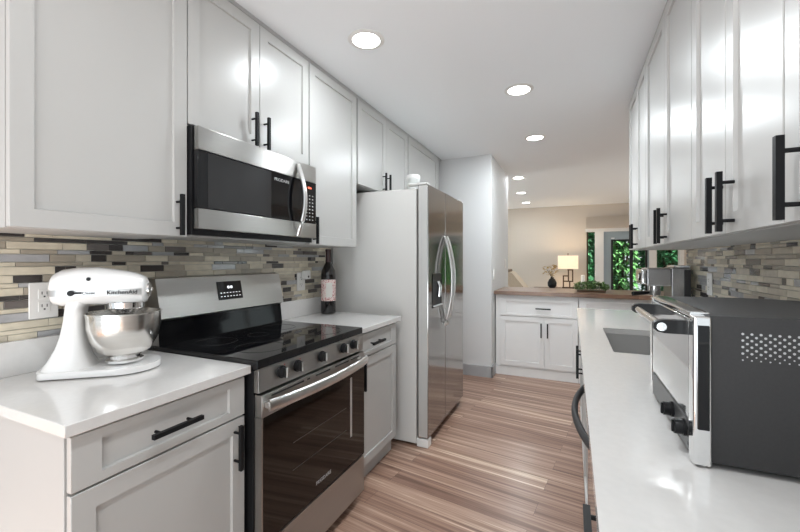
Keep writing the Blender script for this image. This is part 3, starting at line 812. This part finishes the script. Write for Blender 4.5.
loft(bm, [[(x, y, zt - 0.002) for x, y in r0], [(x, y, zt) for x, y in r0], [(x, y, zt) for x, y in r1], [(x, y, 0.70) for x, y in r2]], cap=False)
bm.faces.new([bm.verts.new((x, y, 0.70)) for x, y in r2])
bmesh.ops.remove_doubles(bm, verts=bm.verts, dist=1e-5)
obj('basin', bm, mat('sink_steel', (0.50, 0.49, 0.48), 0.4, 0.7), t)
bm = B(); lathe(bm, [(0, 0.004), (0.03, 0.004), (0.042, 0.002), (0.045, 0.0)], 0.36, 2.12, 0.7005, 28); obj('drain', bm, M_chrome, t)

# ================================================================== TOASTER OVEN
t = thing('toaster_oven', 'large black countertop toaster oven with chrome corners on the right countertop', 'toaster oven', (0.41, 1.08, CT1))
TX0, TX1, TY0, TY1, TZ0, TZ1 = 0.208, 0.60, 0.868, 1.290, 0.926, 1.194
prof = [(TX0 + 0.022, TZ0), (TX1, TZ0), (TX1, TZ1 - 0.03), (TX1 - 0.01, TZ1 - 0.012), (TX1 - 0.03, TZ1 - 0.002), (TX0 + 0.20, TZ1 + 0.002), (TX0 + 0.022, TZ1)]
bm = B(); loft(bm, [[(x, y, z) for x, z in prof] for y in (TY0 + 0.002, TY1 - 0.002)]); bod = obj('body', bm, M_charcoal, t)
bm = B()
for r in range(9):
    for c in range(16):
        x = 0.277 + c * 0.0125 + (0.00625 if r % 2 else 0); z = 1.118 + r * 0.0058
        rr = 0.0022 if r > 1 else 0.0014
        ring = [bm.verts.new((x + rr * math.cos(2 * PI * k / 8), TY0 + 0.0016, z + rr * math.sin(2 * PI * k / 8))) for k in range(8)]
        bm.faces.new(ring)
obj('vent_perforation', bm, M_holeglint, bod)
def corner(y0, y1):
    bm = B(); box(bm, TX0 - 0.004, TX0 + 0.024, y0, y1, TZ0 - 0.008, TZ1 - 0.002, 0.004, 3); return bm
fc = obj('corner_post', corner(TY0 - 0.004, TY0 + 0.03), M_chrome, t); obj('corner_post', corner(TY1 - 0.03, TY1 + 0.002), M_chrome, t)
bm = B(); box(bm, TX0 + 0.002, TX0 + 0.020, TY0 - 0.0065, TY0 - 0.003, 0.985, 1.176, 0.001); obj('black_inlay', bm, M_blackgl, fc)
bm = B()
box(bm, TX0 - 0.002, TX0 + 0.03, TY0 + 0.03, TY1 - 0.03, TZ1 - 0.008, TZ1 + 0.003, 0.003, 2)
obj('top_trim', bm, M_chrome, t)
td = obj('glass_door', bx(TX0 - 0.003, TX0 + 0.02, TY0 + 0.031, TY1 - 0.031, 0.990, 1.184, bev=0.002), M_ovendoor, t)
hx, hz = TX0 - 0.045, 1.163
for y in (TY0 + 0.055, TY1 - 0.06):
    rg = []; bm = B()
    for x, h in ((TX0 - 0.003, 0.0135), (hx + 0.006, 0.0135), (hx - 0.006, 0.011), (hx - 0.012, 0.006)):
        rg.append([(x, y - 0.009, hz - h), (x, y + 0.009, hz - h), (x, y + 0.009, hz + h), (x, y - 0.009, hz + h)])
    loft(bm, rg); ha = obj('handle_bracket', bm, M_blackpl, td)
bm = B(); cyl(bm, (hx, TY0 + 0.040, hz), (hx, TY1 - 0.045, hz), 0.0085, 20); obj('handle_bar', bm, M_chrome, td)
bm = B(); box(bm, TX0 - 0.003, TX0 + 0.02, TY0 + 0.031, TY1 - 0.031, TZ0, 0.986, 0.002); cpn = obj('control_panel', bm, M_ctrl, t)
for y in (TY0 + 0.057, TY0 + 0.157):
    bm = B(); disc_axis(bm, (TX0 - 0.003, y, 0.964), (-1, 0, 0), 0.0165, 0.005); disc_axis(bm, (TX0 - 0.008, y, 0.964), (-1, 0, 0), 0.0145, 0.014)
    box(bm, TX0 - 0.026, TX0 - 0.021, y - 0.003, y + 0.003, 0.952, 0.976, 0.001)
    obj('knob', bm, M_blackpl, cpn)
bm = B()
for k in range(3): box(bm, TX0 - 0.0036, TX0 - 0.003, TY0 + 0.034, TY0 + 0.039, 0.938 + 0.015 * k, 0.944 + 0.015 * k)
obj('button', bm, M_blackpl, cpn)
for x in (TX0 + 0.05, TX1 - 0.05):
    for y in (TY0 + 0.05, TY1 - 0.05):
        bm = B(); lathe(bm, [(0.014, 0), (0.014, 0.0115)], x, y, CT1 + 0.0002, 16, True); obj('rubber_foot', bm, M_blackpl, t)

# ================================================================== ESPRESSO MACHINE
t = thing('espresso_machine', 'stainless espresso machine with round gauge at the far end of the right countertop', 'coffee machine', (0.56, 3.08, CT1))
EY0, EY1 = 2.955, 3.20
bm = B(); box(bm, 0.585, 0.688, EY0, EY1, CT1 + 0.006, 1.245, 0.006, 2); bdy = obj('body', bm, M_coffee, t)
obj('side_panel', bx(0.650, 0.684, EY0 - 0.004, EY0, CT1 + 0.03, 1.235), M_charcoal, bdy)
bm = B(); box(bm, 0.45, 0.585, EY0 + 0.005, EY1 - 0.005, 1.125, 1.243, 0.01, 2); hdm = obj('brew_head', bm, M_coffee, t)
bm = B(); box(bm, 0.418, 0.45, EY0 + 0.01, EY1 - 0.01, 1.135, 1.235, 0.012, 3); fp = obj('front_panel', bm, M_chrome, hdm)
bm = B(); disc_axis(bm, (0.418, 3.03, 1.185), (-1, 0, 0), 0.026, 0.005, 28); gz = obj('gauge', bm, M_blackpl, fp)
bm = B(); disc_axis(bm, (0.413, 3.03, 1.185), (-1, 0, 0), 0.013, 0.002, 24); obj('gauge_dial', bm, M_plate, gz)
bm = B(); cyl(bm, (0.51, 3.07, 1.125), (0.51, 3.07, 1.09), 0.034, 28); grp = obj('group_head', bm, M_chrome, hdm)
bm = B(); cyl(bm, (0.51, 3.07, 1.09), (0.51, 3.07, 1.06), 0.036, 28); cyl(bm, (0.51, 3.07, 1.06), (0.51, 3.07, 1.04), 0.01); pf = obj('portafilter', bm, M_steel, t)
bm = B(); tube(bm, [(0.478, 3.06, 1.075), (0.44, 3.04, 1.073), (0.375, 3.01, 1.068)], [0.008, 0.013, 0.014], 14); obj('portafilter_handle', bm, M_blackpl, pf)
bm = B(); tube(bm, [(0.50, EY0 + 0.02, 1.125), (0.49, EY0 + 0.01, 1.08), (0.48, EY0, 1.0)], 0.005, 10); obj('steam_wand', bm, M_chrome, hdm)
bm = B(); box(bm, 0.42, 0.687, EY0, EY1, CT1 + 0.0002, CT1 + 0.055, 0.006, 2); obj('drip_tray', bm, M_steel, t)
bm = B(); box(bm, 0.60, 0.685, EY0 + 0.02, EY1 - 0.02, 1.246, 1.262, 0.003); obj('cup_rail', bm, M_chrome, t)

# ================================================================== PENINSULA
PY = 4.42
PT0, PT1 = 0.905, 0.948
def pfr(k, x0, x1, z0, z1, pl): return (k, x0 + 0.002, x1 - 0.002, PY, PY + 0.02, z0, z1, pl)
cabinet('peninsula_cabinet', 'white peninsula cabinet with drawer and two doors, next to the pantry wall', 'cabinet', (-0.795, 0.062, PY + 0.022, 5.02, 0.095, PT0 - 0.001),
        [pfr('drawer', -0.745, 0.06, 0.675, 0.862, [((-0.285, PY, 0.765), (1, 0, 0))]),
         pfr('door', -0.745, -0.275, 0.115, 0.668, [((-0.305, PY, 0.53), (0, 0, 1))]), pfr('door', -0.275, 0.06, 0.115, 0.668, [((-0.24, PY, 0.53), (0, 0, 1))])],
        M_pen, M_pen, (0, -1, 0), toe=(-0.795, 0.062, PY + 0.012, 5.0, 0.0, 0.094))
cabinet('peninsula_cabinet', 'white peninsula cabinet behind the end of the long white countertop', 'cabinet', (0.065, 0.90, PY + 0.022, 5.02, 0.095, PT0 - 0.001),
        [pfr('drawer', 0.068, 0.90, 0.675, 0.862, [((0.48, PY, 0.765), (1, 0, 0))]),
         pfr('door', 0.068, 0.48, 0.115, 0.668, [((0.45, PY, 0.53), (0, 0, 1))]), pfr('door', 0.48, 0.90, 0.115, 0.668, [((0.51, PY, 0.53), (0, 0, 1))])],
        M_pen, M_pen, (0, -1, 0), toe=(0.065, 0.90, PY + 0.012, 5.0, 0.0, 0.094))
tag(obj('wood_countertop', bx(-0.808, 0.95, PY - 0.03, 5.10, PT0, PT1, bev=0.004), M_butcher), 'brown butcher block countertop on the white peninsula', 'countertop')

# herb tray
def leaf(bm, p, d, up, L, w, mi=0, fold=0.25):
    d = d.normalized(); s = d.cross(up)
    if s.length < 1e-3: s = Vector((1, 0, 0))
    s.normalize(); n = s.cross(d)
    a = bm.verts.new(p); m1 = p + d * L * 0.5
    l = bm.verts.new(m1 + s * w / 2 + n * w * fold); r = bm.verts.new(m1 - s * w / 2 + n * w * fold); c = bm.verts.new(m1); e = bm.verts.new(p + d * L - n * L * 0.1)
    for q in ((a, c, l), (a, r, c), (c, e, l), (c, r, e)):
        f = bm.faces.new(q); f.material_index = mi
t = thing('potted_herb', 'low leafy green plant in a shallow tray on the wood countertop', 'plant', (0.19, 4.68, PT1))
rnd = random.Random(11)
bm = B(); box(bm, 0.05, 0.33, 4.61, 4.75, PT1 + 0.0003, PT1 + 0.018, 0.008, 2); obj('tray', bm, M_oak, t)
bm = B()
for i in range(900):
    bx_, by_ = rnd.uniform(0.025, 0.355), rnd.uniform(4.57, 4.79)
    h = rnd.uniform(0.02, 0.105) * (1 - 0.35 * abs(bx_ - 0.19) / 0.17)
    p = Vector((bx_, by_, PT1 + 0.01 + h))
    leaf(bm, p, Vector((rnd.uniform(-1, 1), rnd.uniform(-1, 1), rnd.uniform(-0.2, 0.7))), Vector((0, 0, 1)), rnd.uniform(0.02, 0.04), rnd.uniform(0.012, 0.022))
obj('foliage', bm, M_herb, t, smooth=False)

# wall switches on the passage side of the pantry wall
def switch(lab, y, z):
    t = thing('light_switch', lab, 'switch', (-0.81, y, z))
    bm = B(); box(bm, -0.8098, -0.803, y - 0.038, y + 0.038, z - 0.062, z + 0.062, 0.002); obj('cover_plate', bm, M_plate, t)
    bm = B(); box(bm, -0.803, -0.800, y - 0.016, y + 0.016, z - 0.033, z + 0.033, 0.001); obj('rocker', bm, M_plate, t)
switch('white switch plate nearest the corner of the pantry wall, just over the wood countertop', 4.40, 1.135)
switch('white switch plate farther along the pantry wall, higher of the two', 5.20, 1.25)

# ================================================================== FAR ROOM
t = thing('console_table', 'dark wooden console table under the lamp by the far wall', 'table', (-0.1, 8.6, 0))
obj('tabletop', bx(-0.75, 0.25, 8.38, 8.82, 0.68, 0.715, bev=0.004), M_oak, t)
for x in (-0.71, 0.21):
    for y in (8.42, 8.78): obj('leg', bx(x - 0.025, x + 0.025, y - 0.025, y + 0.025, 0, 0.68), M_oak, t)
t = thing('table_lamp', 'lit table lamp with cream drum shade and bronze fretwork base', 'lamp', (-0.075, 8.6, 0.7155))
LXc, LYc = -0.075, 8.6
bm = B(); box(bm, LXc - 0.11, LXc + 0.11, LYc - 0.05, LYc + 0.05, 0.7155, 0.74, 0.003)
for a, b, c, d in ((-0.10, -0.075, 0.74, 0.97), (-0.10, 0.02, 0.955, 0.98), (-0.005, 0.02, 0.86, 1.10), (-0.075, 0.10, 0.845, 0.87), (0.075, 0.10, 0.845, 1.10), (-0.01, 0.10, 1.08, 1.105), (0.02, 0.045, 0.74, 0.85)):
    box(bm, LXc + a, LXc + b, LYc - 0.015, LYc + 0.015, c, d)
obj('base', bm, M_bronze, t)
bm = B()
so = [(-0.19, -0.12), (0.19, -0.12), (0.19, 0.12), (-0.19, 0.12)]; si = [(x * 0.985, y * 0.98) for x, y in so]
loft(bm, [[(LXc + x, LYc + y, 1.115) for x, y in so], [(LXc + x, LYc + y, 1.385) for x, y in so], [(LXc + x, LYc + y, 1.385) for x, y in si], [(LXc + x, LYc + y, 1.115) for x, y in si], [(LXc + x, LYc + y, 1.115) for x, y in so]], cap=False)
obj('lamp_shade', bm, M_shade, t)
bm = B(); cyl(bm, (LXc, LYc, 1.10), (LXc, LYc, 1.41), 0.006, 10); lathe(bm, [(0, 0), (0.014, 0.008), (0.014, 0.02), (0, 0.03)], LXc, LYc, 1.405, 14); obj('finial', bm, M_bronze, t)
ld = bpy.data.lights.new('lamp_bulb', 'POINT'); ld.energy = 5; ld.color = (1, 0.82, 0.60); ld.shadow_soft_size = 0.05
lo = bpy.data.objects.new('lamp_bulb', ld); COL.objects.link(lo); lo.location = (LXc, LYc - 0.04, 1.26)
# vase with gold leaves
t = thing('leaf_vase', 'black round vase with gold leaves left of the table lamp', 'vase', (-0.32, 8.55, 0.7155))
bm = B(); lathe(bm, [(0, 0), (0.05, 0), (0.085, 0.05), (0.09, 0.11), (0.06, 0.18), (0.03, 0.205), (0.035, 0.225), (0.028, 0.222), (0.02, 0.2), (0, 0.19)], -0.375, 8.50, 0.7155, 28); obj('pot', bm, M_blackpl, t)
bm = B()
rnd = random.Random(4)
for i in range(42):
    a = rnd.uniform(0, 2 * PI); r = rnd.uniform(0.02, 0.12)
    p = Vector((-0.42 + r * math.cos(a), 8.50 + 0.6 * r * math.sin(a), 0.97 + rnd.uniform(0, 0.19)))
    leaf(bm, p, Vector((math.cos(a), math.sin(a), rnd.uniform(-0.4, 0.9))), Vector((0, 0, 1)), 0.10, 0.045)
obj('leaf_spray', bm, M_gold, t, smooth=False)
bm = B()
for k in range(6): cyl(bm, (-0.375, 8.50, 0.92), (-0.41 + 0.08 * math.cos(k), 8.50 + 0.06 * math.sin(k), 1.10), 0.003, 6)
obj('stem', bm, M_stem, t)
bm = B(); lathe(bm, [(0, 0), (0.035, 0), (0.035, 0.27), (0.02, 0.28), (0, 0.28)], 0.20, 8.5, 0.7155, 20)
tag(obj('pillar_candle', bm, M_trim), 'tall white pillar candle right of the table lamp', 'candle')
# reclined armchair
t = thing('armchair', 'beige reclined armchair with dark wooden top rail in the living room', 'chair', (-0.80, 7.0, 0))
bm = B()
prof = [(-1.02, 1.07), (-0.99, 1.10), (-0.95, 1.09), (-0.55, 0.60), (-0.62, 0.48), (-0.70, 0.50), (-1.06, 0.95)]
loft(bm, [[(x, y, z) for x, z in prof] for y in (6.72, 7.30)]); bmesh.ops.bevel(bm, geom=list(bm.edges), offset=0.02, segments=2, affect='EDGES')
obj('back_cushion', bm, M_cush, t)
bm = B(); box(bm, -0.68, -0.05, 6.72, 7.30, 0.36, 0.50, 0.04, 3); obj('seat_cushion', bm, M_cush, t)
bm = B(); box(bm, -1.075, -1.0, 6.74, 7.28, 1.03, 1.135, 0.02, 2); obj('top_rail', bm, M_oak, t)
for x, y in ((-0.62, 6.76), (-0.62, 7.26), (-0.10, 6.76), (-0.10, 7.26)): obj('leg', bx(x - 0.025, x + 0.025, y - 0.025, y + 0.025, 0, 0.37), M_oak, t)

# ================================================================== CEILING LIGHTS
spots = [(-0.99, 1.765, 'nearest recessed ceiling light, above the microwave wall'), (-0.33, 2.71, 'second recessed ceiling light, over the kitchen aisle'), (-0.32, 3.83, 'third recessed ceiling light, just before the pantry wall corner'),
         (-0.69, 5.60, 'first recessed ceiling light beyond the pantry wall, largest of the far three'), (-0.80, 6.87, 'middle of three recessed ceiling lights beyond the pantry wall'), (-0.85, 8.10, 'farthest recessed ceiling light, nearest the beige wall'),
         (-0.33, 0.55, 'added recessed ceiling light over the near end of the aisle, out of view'), (-0.33, -0.35, 'added recessed ceiling light at the aisle entrance, out of view')]  # last two are unseen lights, added to even out the near end
proto = None
for i, (x, y, lab) in enumerate(spots):
    if proto is None:
        proto = thing('recessed_light', lab, 'ceiling light', (0, 0, 0), 'recessed ceiling lights')
        bm = B(); lathe(bm, [(0.070, -0.0005), (0.094, -0.0005), (0.096, -0.004), (0.088, -0.008), (0.072, -0.008), (0.070, -0.0005)], seg=40); obj('trim_ring', bm, M_trim, proto)
        bm = B(); lathe(bm, [(0.0, -0.006), (0.0715, -0.006), (0.0715, -0.002), (0, -0.002)], seg=40); obj('diffuser', bm, M_emit, proto)
        o = proto; o.location = (x, y, CZ)
    else:
        o = copy_tree(proto, lab, (x, y, CZ))
    d = bpy.data.lights.new('can_lamp', 'AREA'); d.shape = 'DISK'; d.size = 0.14; d.energy = CAN_POWER * (0.38, 1.0, 1.15, 0.25, 0.5, 0.5, 0.6, 0.12)[i]; d.color = (0.88, 0.955, 1.0)
    lo = bpy.data.objects.new('can_lamp', d); COL.objects.link(lo); lo.location = (x, y, CZ - 0.012)

# ================================================================== OUTSIDE
struct('ground_outside', bx(-6, 8, 9.1, 18, -0.15, -0.05), M_lawn)
rnd = random.Random(21)
def shrub(lab, x, y, w, h, m, n, ls=1.0):
    t = thing('garden_shrub', lab, 'shrub', (x, y, -0.05), 'garden shrubs outside the glass doors')
    bm = B()
    for i in range(n):
        a = rnd.uniform(0, 2 * PI); zz = rnd.uniform(0.03, 1); rr = rnd.uniform(0.55, 1.0)
        prof = math.sin(PI * (0.12 + 0.80 * zz)) ** 0.6
        p = Vector((x + w * rr * prof * math.cos(a), y + w * 0.7 * rr * prof * math.sin(a), zz * h))
        leaf(bm, p, Vector((math.cos(a) + rnd.uniform(-.8, .8), math.sin(a) + rnd.uniform(-.8, .8), rnd.uniform(-0.8, 0.4))), Vector((0, 0, 1)), rnd.uniform(0.10, 0.20) * ls, rnd.uniform(0.07, 0.12) * ls)
    obj('foliage', bm, m, t, smooth=False)
    bm = B()
    for k in range(5):
        cyl(bm, (x, y, -0.05), (x + w * 0.5 * math.cos(k * 1.26), y + w * 0.3 * math.sin(k * 1.26), h * 0.7), 0.02, 8)
    obj('stem', bm, M_stem, t)
shrub('dark green shrub filling the narrow window beside the glass door', 0.15, 10.2, 0.29, 2.7, M_leafB, 1500)
shrub('bright green shrub behind the black framed glass door', 1.05, 10.2, 0.29, 2.5, M_leafA, 1500)
shrub('deep green shrub behind the right panel of the glass door', 1.95, 10.2, 0.29, 2.7, M_leafB, 1500)
shrub('green shrub outside the small window above the espresso machine', 2.85, 10.2, 0.29, 2.6, M_leafA, 1500)
shrub('tall dark shrub in the second row behind the glass door', 0.55, 11.5, 0.62, 3.4, M_leafB, 4200, 1.5)
shrub('tall dark shrub in the second row behind the small window', 2.25, 11.5, 0.62, 3.4, M_leafB, 4200, 1.5)

# ------------------------------------------------------------------ groups for repeated fixtures
GROUPS = {'wall_cabinet': 'grey shaker wall cabinets', 'base_cabinet': 'grey shaker base cabinets', 'peninsula_cabinet': 'white peninsula cabinets',
          'light_switch': 'switches on the pantry wall'}
for o in list(COL.objects):
    if o.parent is None and 'label' in o.keys():
        g = GROUPS.get(o.name.split('.')[0])
        if g: o['group'] = g
